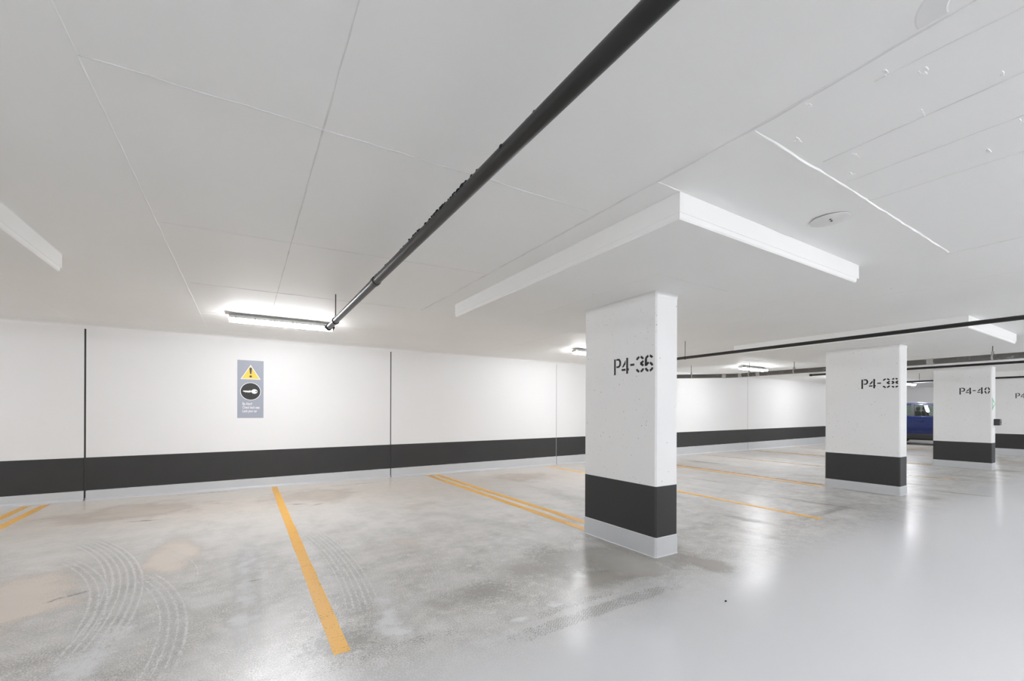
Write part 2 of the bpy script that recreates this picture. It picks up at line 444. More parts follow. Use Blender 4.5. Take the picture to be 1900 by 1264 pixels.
for (x0, x1, y0, y1, k, sk) in ((.95, 2.95, 1.96, 2.12, .58, 0), (1.3, 2.4, 2.14, 2.24, .45, 0), (.0, 1.3, 2.22, 2.34, .38, 0), (5.0, 7.6, 2.5, 2.66, .5, 0), (3.4, 5.0, 2.9, 3.05, .4, 0)):
    decal('tread_print', lambda u, v: (x0 + (x1 - x0) * u, y0 + (y1 - y0) * v + .06 * math.sin(u * 2.2)), lambda u, v: k * sm(0, .3, u) * sm(1, .75, u) * sm(0, .1, v) * sm(1, .9, v), 18, 5, M['d_tread'])
for (cx, cy, L, w, rot) in ((-.97, 6.50, .34, .03, -8), (.62, 6.6, .22, .03, -20), (.85, 6.45, .25, .02, 30), (-1.05, 4.12, .30, .022, 30), (-.62, 4.22, .06, .008, 20), (.06, 3.8, .12, .01, 5), (1.6, 7.9, 1.2, .02, 1), (-.4, 8.2, 1.5, .02, 2), (4.2, 8.2, 1.6, .02, 0)):
    patch(cx, cy, L, w * 2.2, .62, M['d_scuff'], rot, 'scuff_mark')
for (cx, cy, rx, ry, rot, k) in ((5.1, 3.0, 1.1, .12, -14, .7), (6.9, 3.0, 1.3, .10, -12, .7), (5.6, 4.3, 1.0, .15, -10, .6), (7.4, 5.0, 1.2, .16, -8, .6), (10.2, 3.2, 1.5, .18, -8, .7), (11.8, 4.2, 1.5, .2, -5, .6), (12.5, 2.6, 1.5, .16, -4, .6), (9.7, 2.25, .9, .10, -14, .75), (16.3, 3.2, 1.6, .25, 0, .6), (4.6, 2.55, .9, .16, -10, .6), (10, 6.8, 1.4, .3, 0, .6), (17, 6.5, 2, .4, 0, .6)):
    patch(cx, cy, ry * 1.5, rx * .9, k * .85, M['d_dirt'], -rot * .25, 'dirt_patch')
def stripe(xa, ya, xb, yb, w, mat, label=None, wob=.004, steps=26):
    random.seed(int(abs(xa * 997 + yb * 31)))
    a, b = Vector((xa, ya, 0)), Vector((xb, yb, 0)); d = (b - a).normalized(); p = Vector((-d.y, d.x, 0)) * (w / 2)
    m = MB(); L = []; Rr = []
    for i in range(steps + 1):
        c = a.lerp(b, i / steps)
        L.append(c + p * (1 + random.uniform(-1, 1) * wob / (w / 2))); Rr.append(c - p * (1 + random.uniform(-1, 1) * wob / (w / 2)))
    n = steps + 1; h0, h1 = Vector((0, 0, .0)), Vector((0, 0, .0016))
    m.loft([[L[i] + h0, Rr[i] + h0, Rr[i] + h1, L[i] + h1] for i in range(n)])
    o = m.build('parking_line', mat, floor)
    if label: o['label'] = label
stripe(.425, 8.30, .442, 2.425, .088, M['yellow'], 'single orange-yellow parking line in the foreground')
stripe(3.125, 8.28, 3.165, 3.53, .098, M['yellow'])
stripe(3.30, 8.28, 3.365, 3.53, .098, M['yellow'])
stripe(6.09, 8.28, 5.91, 2.50, .088, M['yellow'])
stripe(8.83, 8.28, 8.54, 3.60, .10, M['yellow'])
stripe(9.01, 8.28, 8.73, 3.60, .10, M['yellow2'])
stripe(11.85, 8.25, 11.62, 2.60, .088, M['yellow2'])
stripe(14.55, 8.25, 14.32, 3.66, .10, M['yellow2'])
stripe(14.74, 8.25, 14.50, 3.66, .10, M['yellow2'])
stripe(17.3, 8.25, 17.15, 2.6, .088, M['yellow2'])
stripe(20.0, 8.25, 19.92, 3.66, .10, M['yellow2'])
stripe(20.18, 8.25, 20.1, 3.66, .10, M['yellow2'])
stripe(22.35, 8.25, 22.3, 2.6, .088, M['yellow2'])
stripe(-2.28, 8.28, -2.20, 3.55, .088, M['yellow'])
stripe(-2.46, 8.28, -2.40, 3.55, .088, M['yellow'])

# ------------------------------------------------------------------ ceiling, drop panels, form seams
ce = MB(); ce.box(XL - .2, XR + .2, YF - .2, YW + .25, ZC, ZC + .25)
ceiling = structure(ce.build('ceiling', M['ceil']), 'off-white painted concrete ceiling slab with board seams')
PANELS = [(2.03, 4.29, 1.55, 4.53, 2.345), (7.62, 10.05, 1.62, 4.64, 2.34), (-3.46, -1.215, 1.60, 4.71, 2.345), (13.15, 15.4, 1.62, 4.64, 2.34), (18.7, 20.95, 1.62, 4.64, 2.34)]
for (x0, x1, y0, y1, zp) in PANELS:
    m = MB(); lip = zp + .034
    c = .03
    m.prism([(x0 - .0025, y0 - .0025), (x1 + .002, y0 - .0025), (x1 + .002, y1 + .002), (x0 - .0025, y1 + .002)], lambda u, v, d: (u, v, d), lip, ZC)
    ring = lambda z, i: [(x0 + i, y0 + i, z), (x1 - .03 - i, y0 + i, z), (x1 - i, y0 + .03 + i, z), (x1 - i, y1 - .03 - i, z), (x1 - .03 - i, y1 - i, z), (x0 + i, y1 - i, z)]
    m.loft([ring(lip + .001, .0), ring(zp + .008, .002), ring(zp, .010)])
    m.build('drop_panel', M['ceil'], ceiling)
def seam(pts, w=.006, h=.003, name='form_seam', z=ZC, wig=.004, mat=None, seed=1):
    """a thin irregular ridge of set concrete left between two form boards"""
    random.seed(seed + int(1000 * abs(pts[0][0]) + 77 * abs(pts[0][1])))
    m = MB(); rings = []
    for k in range(len(pts) - 1):
        a = Vector((*pts[k], z)); b = Vector((*pts[k + 1], z)); L = (b - a).length; n = max(4, int(L / .09))
        d = (b - a).normalized(); p = Vector((-d.y, d.x, 0))
        for i in range(n + 1):
            c = a.lerp(b, i / n) + p * random.uniform(-wig, wig)
            ww = w * random.uniform(.4, .9); hh = h * random.uniform(.2, .75)
            rings.append([c - p * ww, c + Vector((0, 0, -hh)) - p * ww * .3, c + Vector((0, 0, -hh)) + p * ww * .3, c + p * ww])
    rings = [[v + Vector((0, 0, .001)) if i in (0, 3) else v for i, v in enumerate(r)] for r in rings]
    m.loft(rings, True)
    return m.build(name, mat or M['ceil'], ceiling)
GR = M['patchgrey']
seam([(-.495, .2), (-.475, 7.7)], .007, .004, wig=.0015)
seam([(.283, .2), (.282, 6.1)], .007, .003, mat=GR, wig=.0012)
seam([(1.80, -.2), (1.845, 1.05), (1.83, 2.2), (1.80, 5.0)], .015, .006, mat=GR, wig=.003)
seam([(-.49, 2.035), (1.75, 1.985)], .007, .0035, mat=GR)
seam([(-.46, 3.56), (1.8, 3.38)], .006, .0022, mat=GR)
seam([(-.44, 5.10), (1.6, 5.0)], .006, .003, mat=GR)
seam([(-.45, 6.62), (2.4, 6.58)], .005, .002)
seam([(-1.9, 7.3), (2.0, 7.25)], .004, .0015)
seam([(1.84, 1.545), (2.03, 1.545)], .009, .006)
seam([(1.86, 1.045), (3.0, 1.05), (4.5, 1.065)], .012, .012, wig=.002)
seam([(2.686, 1.02), (2.69, .1)], .007, .0035, mat=GR, wig=.003)
seam([(3.03, 1.06), (3.07, .1)], .007, .0035, mat=GR)
seam([(2.37, 1.0), (2.34, .1)], .007, .0035, mat=GR)
seam([(1.955, .66), (1.975, .15)], .007, .0035, mat=GR)
seam([(4.55, 1.09), (4.52, .2)], .007, .0035, mat=GR)
seam([(4.9, 1.6), (4.95, 4.6)], .005, .002)
seam([(5.6, .7), (5.6, 5.4)], .005, .003)
seam([(4.3, 2.9), (7.3, 2.85)], .005, .002)
seam([(3.0, 6.3), (5.2, 6.3), (9.0, 6.25)], .005, .003)
seam([(4.2, 4.9), (4.2, 8.3)], .005, .003)
seam([(7.2, 4.9), (7.15, 8.3)], .006, .004)
seam([(10.3, 5.3), (10.3, 8.2)], .006, .003)
seam([(10.6, 5.15), (15.0, 5.1)], .006, .004)
seam([(-2.0, 5.0), (-1.95, 8.2)], .005, .002)
seam([(-3.2, 7.92), (14.0, 7.92)], .006, .002)
for (xa, ya, xb, yb) in ((2.72, 2.27, 2.72, 3.9), (2.72, 2.27, 4.0, 2.27)):
    seam([(xa, ya), (xb, yb)], .004, .002, z=2.345)
for (xa, ya, xb, yb) in ((8.2, 2.3, 8.2, 3.9), (8.2, 2.3, 9.6, 2.3)):
    seam([(xa, ya), (xb, yb)], .004, .002, z=2.34)
# small set concrete snots next to the seams
for i, (x, y) in enumerate(((1.93, .62), (2.06, .55), (2.28, .40), (2.62, .98), (2.45, .9), (2.9, .55), (2.33, .62), (1.9, .85), (2.1, .98), (2.75, .43))):
    random.seed(i); m = MB()
    for k in range(3): m.ball((x + random.uniform(-.03, .03), y + random.uniform(-.012, .012), ZC), (random.uniform(.008, .02), random.uniform(.003, .006), .003), 7, 4)
    m.build('concrete_blob', M['ceil'], ceiling)
m = MB(); rg = []
for k in range(19):
    a = math.radians(88 + 150 * k / 18); q = lambda rr, z: (1.80 + rr * math.cos(a), .345 + rr * math.sin(a), z)
    rg.append([q(.155, ZC), q(.15, ZC - .002), q(.085, ZC - .002), q(.08, ZC)])
m.loft(rg); m.build('round_patch', M['patch2'], ceiling)['label'] = 'part of a round patched hole in the ceiling'

# ------------------------------------------------------------------ walls
def bt(x): return .617 + .0057 * x         # top of the black band along the back wall
def bb(x): return .152 + .0072 * x         # bottom of the black band
JOINTS = [-6.3, -1.925, 2.41, 6.43, 10.5, 14.6, 21.2, 25.3]
g = MB(); g.box(XL - .2, XR + .2, YW + .03, YW + .25, 0, ZC)
wall_back = structure(g.build('wall_back', M['wall']), 'long white back wall with black band and grey base')
edges = [XL] + JOINTS + [XR]
for i in range(len(edges) - 1):
    gap = .011 if i < 3 else .009
    xa = edges[i] + (gap if i else 0); xb = edges[i + 1] - (gap if i < len(edges) - 2 else 0)
    yb_ = YW + .03
    p = MB(); p.hexa([(xa, YW, bt(xa)), (xb, YW, bt(xb)), (xb, yb_, bt(xb)), (xa, yb_, bt(xa)), (xa, YW, ZC), (xb, YW, ZC), (xb, yb_, ZC), (xa, yb_, ZC)])
    p.build('wall_panel', M['wall'], wall_back)
    p = MB(); random.seed(i); n = max(6, int((xb - xa) / .12)); rings = []
    for k in range(n + 1):
        x = xa + (xb - xa) * k / n; zb = bb(x) + random.uniform(-.004, .004)
        rings.append([(x, YW - .002, zb), (x, YW - .002, bt(x)), (x, yb_, bt(x)), (x, yb_, zb)])
    p.loft(rings); p.build('black_band', M['black'], wall_back)
    p = MB(); rings = []
    for k in range(n + 1):
        x = xa + (xb - xa) * k / n; zb = bb(x)
        rings.append([(x, YW - .045, 0), (x, YW - .022, .008), (x, YW - .011, .03), (x, YW - .008, zb - .004), (x, YW - .002, zb), (x, yb_, zb), (x, yb_, 0)])
    p.loft(rings); p.build('base_band', M['base'], wall_back)
for k, xj in enumerate(JOINTS):
    s_ = MB(); s_.box(xj - .011, xj + .011, YW + .006, YW + .03, .03, 2.43)
    s_.build('joint_sealant', M['seal'] if k < 3 else M['seal2'], wall_back)
    s_ = MB(); s_.box(xj - .011, xj + .011, YW + .001, YW + .03, 2.43, ZC); s_.build('joint_cap', M['wall'], wall_back)
cv = MB(); cv.prism([(0, 0), (.05, 0), (.012, -.018), (0, -.05)], lambda u, v, d: (d, YW - u, ZC + v), XL, XR)
structure(cv.build('trim_1', M['wall']), 'thin painted cove where back wall meets ceiling')

def side_wall(name, x0, x1, y0, y1, face, label):
    g = MB(); g.box(x0, x1, y0, y1, 0, ZC); w = structure(g.build(name, M['wall']), label)
    e = .004
    for nm, za, zb, mt, e in (('black_band', .17, .63, 'black', .003), ('base_band', 0, .17, 'base', .009)):
        b = MB()
        if face == 'x-': b.box(x0 - e, x0 + .01, y0, y1, za, zb)
        if face == 'x+': b.box(x1 - .01, x1 + e, y0, y1, za, zb)
        if face == 'y+': b.box(x0, x1, y1 - .01, y1 + e, za, zb)
        b.build(nm, M[mt], w)
side_wall('wall_right', XR, XR + .2, YF, YW, 'x-', 'white end wall behind the blue car')
side_wall('wall_left', XL - .2, XL, YF, YW, 'x+', 'white end wall left of the stalls')
side_wall('wall_front', XL, XR, YF - .2, YF, 'y+', 'white wall across the aisle')

# ------------------------------------------------------------------ pillars
def arc(cx, cy, rx, ry, a0, a1, w, n=8):
    out = []
    for i in range(n):
        t0 = math.radians(a0 + (a1 - a0) * i / n); t1 = math.radians(a0 + (a1 - a0) * (i + 1) / n)
        P = lambda t, k: (cx + (rx + k) * math.cos(t), cy + (ry + k) * math.sin(t))
        out.append([P(t0, -w / 2), P(t0, w / 2), P(t1, w / 2), P(t1, -w / 2)])
    return out
def bar(x0, x1, y0, y1): return [[(x0, y0), (x1, y0), (x1, y1), (x0, y1)]]
def ln(ax, ay, bx, by, w):
    d = Vector((bx - ax, by - ay)).normalized(); p = Vector((-d.y, d.x)) * w / 2
    return [[(ax + p.x, ay + p.y), (ax - p.x, ay - p.y), (bx - p.x, by - p.y), (bx + p.x, by + p.y)]]
W = .132
def g_P(o): return bar(o - .01, o + .12, -.02, 1.0) + bar(o + .17, o + .32, .90, 1.01) + arc(o + .32, .72, .145, .235, -90, 90, W) + bar(o + .17, o + .32, .43, .54)
def g_4(o): return [[(o + .02, .43), (o + .13, .43), (o + .29, .62), (o + .29, .86)]] + bar(o, o + .29, .20, .33) + bar(o + .345, o + .475, -.0, 1.0) + bar(o + .46, o + .53, .2, .33)
def g_d(o): return bar(o, o + .29, .46, .59)
def g_3(o):
    c = o + .27
    return arc(c, .74, .215, .205, 102, 170, W) + arc(c, .74, .215, .205, 18, 78, W) + ln(c + .24, .68, c + .04, .535, W) + ln(c + .04, .545, c + .24, .40, W) + \
        arc(c, .26, .22, .205, 190, 258, W) + arc(c, .26, .22, .205, -78, -8, W)
def g_6(o):
    c = o + .27
    return arc(c, .74, .215, .205, 102, 180, W) + bar(c - .287, c - .143, .36, .745) + ln(c - .19, .42, c - .03, .56, W) + arc(c, .74, .215, .205, 22, 78, W) + \
        arc(c, .29, .22, .235, 14, 76, W) + arc(c, .27, .22, .215, 188, 258, W) + arc(c, .27, .22, .215, -78, -10, W)
def g_8(o):
    c = o + .27
    return arc(c, .75, .205, .195, 102, 150, W) + arc(c, .75, .205, .195, 30, 78, W) + ln(c + .22, .68, c + .06, .54, W) + ln(c + .06, .55, c + .22, .41, W) + \
        ln(c - .22, .68, c - .06, .54, W) + ln(c - .06, .55, c - .22, .41, W) + arc(c, .26, .22, .205, 205, 258, W) + arc(c, .26, .22, .205, -78, -25, W)
def g_0(o):
    c = o + .25
    return arc(c, .5, .19, .445, 104, 172, W) + arc(c, .5, .19, .445, 188, 256, W) + arc(c, .5, .19, .445, -76, -8, W) + arc(c, .5, .19, .445, 8, 76, W)
def g_2(o):
    c = o + .27
    return arc(c, .74, .215, .205, 102, 170, W) + arc(c, .74, .215, .205, -30, 78, W) + ln(c + .17, .57, c - .18, .14, W) + bar(c - .27, c - .04, -.01, .1) + bar(c + .02, c + .27, -.01, .1)
GL = {'P': (g_P, .58), '4': (g_4, .64), '-': (g_d, .42), '3': (g_3, .62), '6': (g_6, .62), '8': (g_8, .62), '0': (g_0, .55), '2': (g_2, .62)}
def oct_ring(x0, x1, y0, y1, z, c, e=0):
    x0 -= e; x1 += e; y0 -= e; y1 += e
    return [(x0 + c, y0, z), (x1 - c, y0, z), (x1, y0 + c, z), (x1, y1 - c, z), (x1 - c, y1, z), (x0 + c, y1, z), (x0, y1 - c, z), (x0, y0 + c, z)]
PLAB = {'36': 'large nearest white concrete pillar stencilled P4-36', '38': 'white concrete pillar stencilled P4-38, second from the camera',
        '40': 'white concrete pillar stencilled P4-40 with a green triangle', '42': 'farthest white pillar at the right edge, its number cut off',
        '': 'white pillar under the leftmost drop panel, outside the picture'}
BANDS = {'36': (.174, .623), '38': (.14, .595), '40': (.157, .61), '42': (.20, .65), '': (.174, .623)}
TXT = {'36': (3.088, 1.640, .150, .478), '38': (3.06, 1.672, .150, .478), '40': (3.172, 1.716, .150, .487), '42': (3.21, 1.735, .150, .487)}
for (x0, x1, y0, y1, num) in PILLARS:
    zt = 2.345 if num in ('36', '') else 2.34
    r = empty('pillar', ((x0 + x1) / 2, (y0 + y1) / 2, 0)); tag(r, PLAB[num], 'pillar', 'concrete pillars along the stalls')
    zb, zt2 = BANDS[num]; c = .014
    m = MB(); m.loft([oct_ring(x0, x1, y0, y1, zt2 - .01, c), oct_ring(x0, x1, y0, y1, zt - .055, c), oct_ring(x0, x1, y0, y1, zt, c, .006)]); m.build('shaft', M['pillar'], r)
    m = MB(); random.seed(hash(num) % 99 if num else 5)
    m.loft([oct_ring(x0, x1, y0, y1, zb, c, .0012), oct_ring(x0, x1, y0, y1, zt2, c, .0012)]); m.build('black_band', M['black'], r)
    m = MB(); m.loft([oct_ring(x0, x1, y0, y1, 0, c, .011), oct_ring(x0, x1, y0, y1, .006, c, .007), oct_ring(x0, x1, y0, y1, zb - .006, c, .006), oct_ring(x0, x1, y0, y1, zb, c, .003)]); m.build('base_band', M['base'], r)
    if num:
        ys, z0, hh, wid = TXT[num]; o = 0; polys = []
        for ch in 'P4-' + num:
            fn, adv = GL[ch]; polys += fn(o); o += adv
        o -= .06; k = wid / o
        m = MB()
        for q in polys: m.prism(q, lambda u, v, d: (d, ys - u * k, z0 + v * hh), x0 - .0016, x0 + .001)
        m.build('stencil_number', M['stencil'], r)['label'] = 'black stencilled number P4-' + num if num != '42' else 'black stencilled number starting P4'

# ------------------------------------------------------------------ LED strip lights
def make_light():
    L2, yw = .60, .062
    r = empty('strip_light', (0, 0, 0))
    m = MB()  # housing: shallow inverted tray
    prof = [(-.040, 0), (.040, 0), (.058, -.014), (.062, -.042), (-.062, -.042), (-.058, -.014)]
    m.prism(prof, lambda u, v, d: (d, u, v - .020), -L2, L2); m.build('housing', M['housing'], r)
    m = MB()
    dp = [(.056 * math.cos(t), -.066 - .048 * math.sin(t)) for t in [math.radians(-6 + 192 * i / 8) for i in range(9)]]
    m.prism(dp, lambda u, v, d: (d, u, v), -L2 + .006, L2 - .006); m.build('diffuser', M['diff'], r, True)
    for s in (-1, 1):
        m = MB()
        ep = [(.060 * math.cos(t), -.062 - .016 * math.sin(t)) for t in [math.radians(-6 + 192 * i / 12) for i in range(13)]]
        m.prism(ep, lambda u, v, d: (d, u, v), s * (L2 - .006), s * (L2 + .006)); m.build('end_cap', M['white'], r, True)
        m = MB(); m.box(s * .42 - .03, s * .42 + .03, -.02, .02, -.022, 0); m.build('ceiling_bracket', M['clip'], r)
    for s in (-1, 1):
        for k in range(6):
            x = -.53 + 1.06 * k / 5
            m = MB(); m.box(x - .011, x + .011, s * .062 - .004, s * .062 + .005, -.070, -.040); m.build('clip', M['clip'], r, bevel=.002, seg=1)
    return r
light0 = make_light()
LIGHTS = [((.43, 6.42), 'lit LED strip light above the warning sign'), ((5.93, 6.42), 'lit LED strip light mostly hidden behind pillar P4-36'),
          ((11.42, 6.42), 'lit LED strip light behind the grey drain pipe'), ((16.9, 6.42), 'lit LED strip light hidden behind pillar P4-38'),
          ((22.40, 6.42), 'lit LED strip light in front of the blue car roof, far end'),
          ((-5.07, 6.42), 'lit LED strip light over the stalls left of the picture'), ((25.6, 4.75), 'added LED strip light hidden behind pillar P4-40, brightens the end wall')]  # last entry: unseen fixture added to brighten the wall behind the car
AISLE = [((-7.8 + 2.75 * k, -1.0), '') for k in range(13)]
OPP = [(-5.2, -6.3), (.4, -6.3), (5.9, -6.3), (11.4, -6.3), (16.9, -6.3), (22.4, -6.3)]
for i, ((x, y), lab) in enumerate(LIGHTS):
    o = light0 if i == 0 else copy_tree(light0)
    o.location = (x, y, ZC); tag(o, lab, 'light', 'LED strip lights on the garage ceiling')
for i, ((x, y), lab) in enumerate(AISLE):
    o = copy_tree(light0); o.location = (x, y, ZC); tag(o, 'lit LED strip light over the driving aisle behind the camera', 'light', 'LED strip lights over the driving aisle')
for i, (x, y) in enumerate(OPP):
    o = copy_tree(light0); o.location = (x, y, ZC); tag(o, 'lit LED strip light over the stalls across the aisle', 'light', 'LED strip lights over the opposite stalls')

# ------------------------------------------------------------------ sprinkler pipes
def sprinkler(x, z, y_end, y_start, r, rods, couplings, label, rough=None):
    root = empty('sprinkler_pipe', (x, y_end, z)); tag(root, label, 'pipe', 'black sprinkler pipes under the ceiling')
    m = MB(); m.tube([(x, y_start, z), (x, y_end - .01, z)], r, 24); m.build('pipe', M['pipe'], root, True)
    m = MB(); m.tube([(x, y_end - .035, z), (x, y_end - .03, z), (x, y_end + .012, z), (x, y_end + .02, z)], [r * 1.12, r * 1.25, r * 1.25, r * .9], 24)
    cap = m.build('end_cap', M['iron'], root, True)
    for s in (-1, 1):
        m = MB(); m.box(x + s * r * 1.15 - .008, x + s * r * 1.15 + .016 * s + .008, y_end - .028, y_end + .008, z - .012, z + .012); m.build('coupling_ear', M['iron'], cap, bevel=.003, seg=1)
        m = MB(); m.tube([(x + s * (r * 1.15 + .010), y_end - .010, z - .030), (x + s * (r * 1.15 + .010), y_end - .010, z + .020)], .006, 8); m.build('bolt', M['iron'], cap)
    for yc in couplings:
        m = MB(); m.tube([(x, yc - .03, z), (x, yc - .026, z), (x, yc + .026, z), (x, yc + .03, z)], [r * 1.02, r * 1.16, r * 1.16, r * 1.02], 24); m.build('coupling', M['iron'], root, True)
    for yr in rods:
        m = MB(); m.torus((x, yr, z), r + .004, .004, 'y', 24, 6); hg = m.build('hanger_ring', M['iron'], root, True)
        m = MB(); m.tube([(x, yr, z + r + .002), (x, yr, z + r + .03)], .010, 10); m.build('hanger_nut', M['zinc'], hg)
        m = MB(); m.tube([(x, yr, z + r + .02), (x, yr, ZC + .0)], .0048, 8); m.build('hanger_rod', M['iron'], hg)
    if rough:
        random.seed(3); m = MB()
        ya, yb = rough
        y = ya
        while y < yb:
            dens = (1.0 if 1.35 < y < 2.3 else .12) * (1.6 if math.sin(y * 23) + math.sin(y * 61) > .1 else .35)
            a = math.radians(random.uniform(105, 165)); rr = r * random.uniform(.94, 1.03)
            s = random.uniform(.003, .0075)
            m.ball((x + rr * math.cos(a), y, z + rr * math.sin(a)), (s, s * random.uniform(1, 2.6), s), 6, 4)
            y += random.uniform(.004, .012) / dens
        o = m.build('rough_coating', M['rough'], root); o['label'] = 'lumpy black coating along the upper side'; o['kind'] = 'stuff'
    return root
sprinkler(.80, 2.215, 5.22, -6.0, .0290, [4.80, -.6, -4.2], [3.18], 'nearest thick black sprinkler pipe crossing the ceiling in the foreground', (1.15, 3.15))
sprinkler(6.385, 2.205, 5.15, -6.0, .0235, [4.76, .2, -4], [], 'black sprinkler pipe running in front of pillar P4-38')
sprinkler(11.90, 2.205, 5.28, -6.0, .0235, [4.90, -1.2], [], 'black sprinkler pipe with visible end beside pillar P4-38, below the drain pipe')
sprinkler(16.80, 2.205, 5.30, -6.0, .0235, [4.58, -1.2], [], 'farthest thin black sprinkler pipe, seen beyond pillar P4-40')

# ------------------------------------------------------------------ grey drain pipe
DX, DZ, DR = 10.53, 2.205, .050
dr = empty('drain_pipe', (DX, 6.4, DZ)); tag(dr, 'thick grey drain pipe with couplings, bent towards the back wall', 'pipe')
m = MB(); m.tube([(DX, -6, DZ), (DX, 6.30, DZ)], DR, 24); m.build('pipe', M['drain'], dr, True)
m = MB(); m.tube([(DX, 6.28, DZ), (DX, 6.36, DZ), (DX - .02, 6.44, DZ), (DX - .07, 6.51, DZ), (DX - .13, 6.57, DZ)], DR * 1.03, 24); m.build('elbow', M['drain'], dr, True)
m = MB(); m.tube([(DX - .11, 6.55, DZ), (DX - .11 - 1.85, 6.55 + 1.85, DZ)], DR, 24); m.build('pipe', M['drain'], dr, True)
def dcoup(p, d):
    p = Vector(p); d = Vector(d).normalized(); m = MB()
    m.tube([p - d * .045, p - d * .042, p + d * .042, p + d * .045], [DR * 1.02, DR * 1.1, DR * 1.1, DR * 1.02], 24); cpl = m.build('coupling', M['zinc'], dr, True)
    for s in (-.028, .028):
        m = MB(); q = p + d * s; m.tube([q - d * .006, q + d * .006], DR * 1.16, 24); m.build('band_clamp', M['zinc'], cpl, True)
def dhang(p, d):
    p = Vector(p); d = Vector(d).normalized(); m = MB()
    m.tube([p - d * .012, p + d * .012], DR * 1.12, 24); h = m.build('clevis_hanger', M['zinc'], dr, True)
    m = MB(); a = Vector((d.y, -d.x, 0))
    for s in (-1, 1): m.hexa([p + a * s * (DR * 1.05) + d * t + Vector((0, 0, zz)) + a * s * w_ for zz in (0, .0) for (t, w_) in ()] or
                             [p + a * s * (DR * 1.05 + w_) * (1 if zz == 0 else .25) + d * t + Vector((0, 0, 0 if zz == 0 else DR + .05)) for zz in (0, 1) for (t, w_) in ((-.012, 0), (.012, 0), (.012, .006), (-.012, .006))])
    m.build('yoke', M['zinc'], h)
    m = MB(); m.tube([p + Vector((0, 0, DR + .04)), Vector((p.x, p.y, ZC))], .005, 8); m.build('hanger_rod', M['iron'], h)
dcoup((DX, 6.24, DZ), (0, 1, 0)); dcoup((DX - .16, 6.60, DZ), (-1, 1, 0)); dcoup((DX, 5.80, DZ), (0, 1, 0)); dcoup((DX, 2.72, DZ), (0, 1, 0)); dcoup((DX, -.6, DZ), (0, 1, 0))
dhang((DX, 6.02, DZ), (0, 1, 0)); dhang((DX, 5.0, DZ), (0, 1, 0)); dhang((DX, 1.955, DZ), (0, 1, 0)); dhang((DX - .70, 7.14, DZ), (-1, 1, 0))

# ------------------------------------------------------------------ warning sign on the back wall
SX0, SX1, SZ0, SZ1 = -.105, .268, 1.158, 2.110
sg = empty('warning_sign', ((SX0 + SX1) / 2, YW, SZ0)); tag(sg, 'grey security sign with yellow warning triangle and key on the white wall', 'sign')
m = MB(); m.box(SX0, SX1, YW - .004, YW, SZ0, SZ1); m.build('sign_board', M['signgrey'], sg)
SW, SH = SX1 - SX0, SZ1 - SZ0
def S(u, v, d): return (SX0 + u * SW, YW - .004 - d, SZ0 + v * SH)     # u,v from 0..1
def flat(name, poly, mat, d, parent, th=.0008):
    m = MB(); m.prism(poly, S, d - th, d + th * .2)
    return m.build(name, mat, parent)
tri = flat('warning_triangle', [(.115, .672), (.885, .672), (.50, .925)], M['white'], .0010, sg)
flat('triangle_face', [(.165, .682), (.835, .682), (.50, .902)], M['yel'], .0016, tri)
flat('exclamation_bar', [(.475, .765), (.525, .765), (.55, .865), (.53, .874), (.47, .874), (.45, .865)], M['brown'], .0022, tri)
flat('exclamation_dot', [(.5 + .05 * math.cos(t), .722 + .019 * math.sin(t)) for t in [2 * PI * i / 18 for i in range(18)]], M['brown'], .0022, tri)
disc = flat('key_disc', [(.5 + .395 * math.cos(t), .462 + .155 * math.sin(t)) for t in [2 * PI * i / 48 for i in range(48)]], M['white'], .0010, sg)
flat('disc_face', [(.5 + .372 * math.cos(t), .462 + .1455 * math.sin(t)) for t in [2 * PI * i / 48 for i in range(48)]], M['blk'], .0016, disc)
key = flat('key_bow', [(.645 + .118 * math.cos(t), .462 + .040 * math.sin(t)) for t in [2 * PI * i / 24 for i in range(24)]], M['white'], .0022, disc)
flat('key_blade', [(.20, .462), (.225, .474), (.44, .474), (.47, .484), (.50, .474), (.55, .474), (.55, .450), (.50, .450), (.47, .440), (.44, .446), (.40, .441), (.36, .448), (.32, .443), (.27, .452)], M['white'], .0022, disc)
flat('key_hole', [(.71 + .024 * math.cos(t), .462 + .010 * math.sin(t)) for t in [2 * PI * i / 14 for i in range(14)]], M['blk'], .0028, disc)
def text_mesh(body, size):
    cu = bpy.data.curves.new('sign_text', 'FONT'); cu.body = body; cu.size = size; cu.extrude = .0004; cu.offset = size * .012
    t = bpy.data.objects.new('sign_text', cu); COL.objects.link(t)
    dg = bpy.context.evaluated_depsgraph_get(); me = bpy.data.meshes.new_from_object(t.evaluated_get(dg))
    bpy.data.objects.remove(t); return me
for body, v, wid in (('Be Alert!', .225, .36), ('Check back seat', .163, .65), ('Lock your car', .100, .55)):
    me = text_mesh(body, .062)
    xs = [p.co.x for p in me.vertices]; w0 = max(xs) - min(xs); x_min = min(xs); kx = wid * SW / w0
    wp = WORLD[sg]
    for p in me.vertices:
        q = Vector((SX0 + .20 * SW + (p.co.x - x_min) * kx, YW - .0052 - p.co.z, SZ0 + v * SH + p.co.y)) - wp
        p.co = q
    me.materials.append(M['white'])
    o = bpy.data.objects.new('lettering', me); COL.objects.link(o); o.parent = sg
    o['label'] = 'white words ' + body

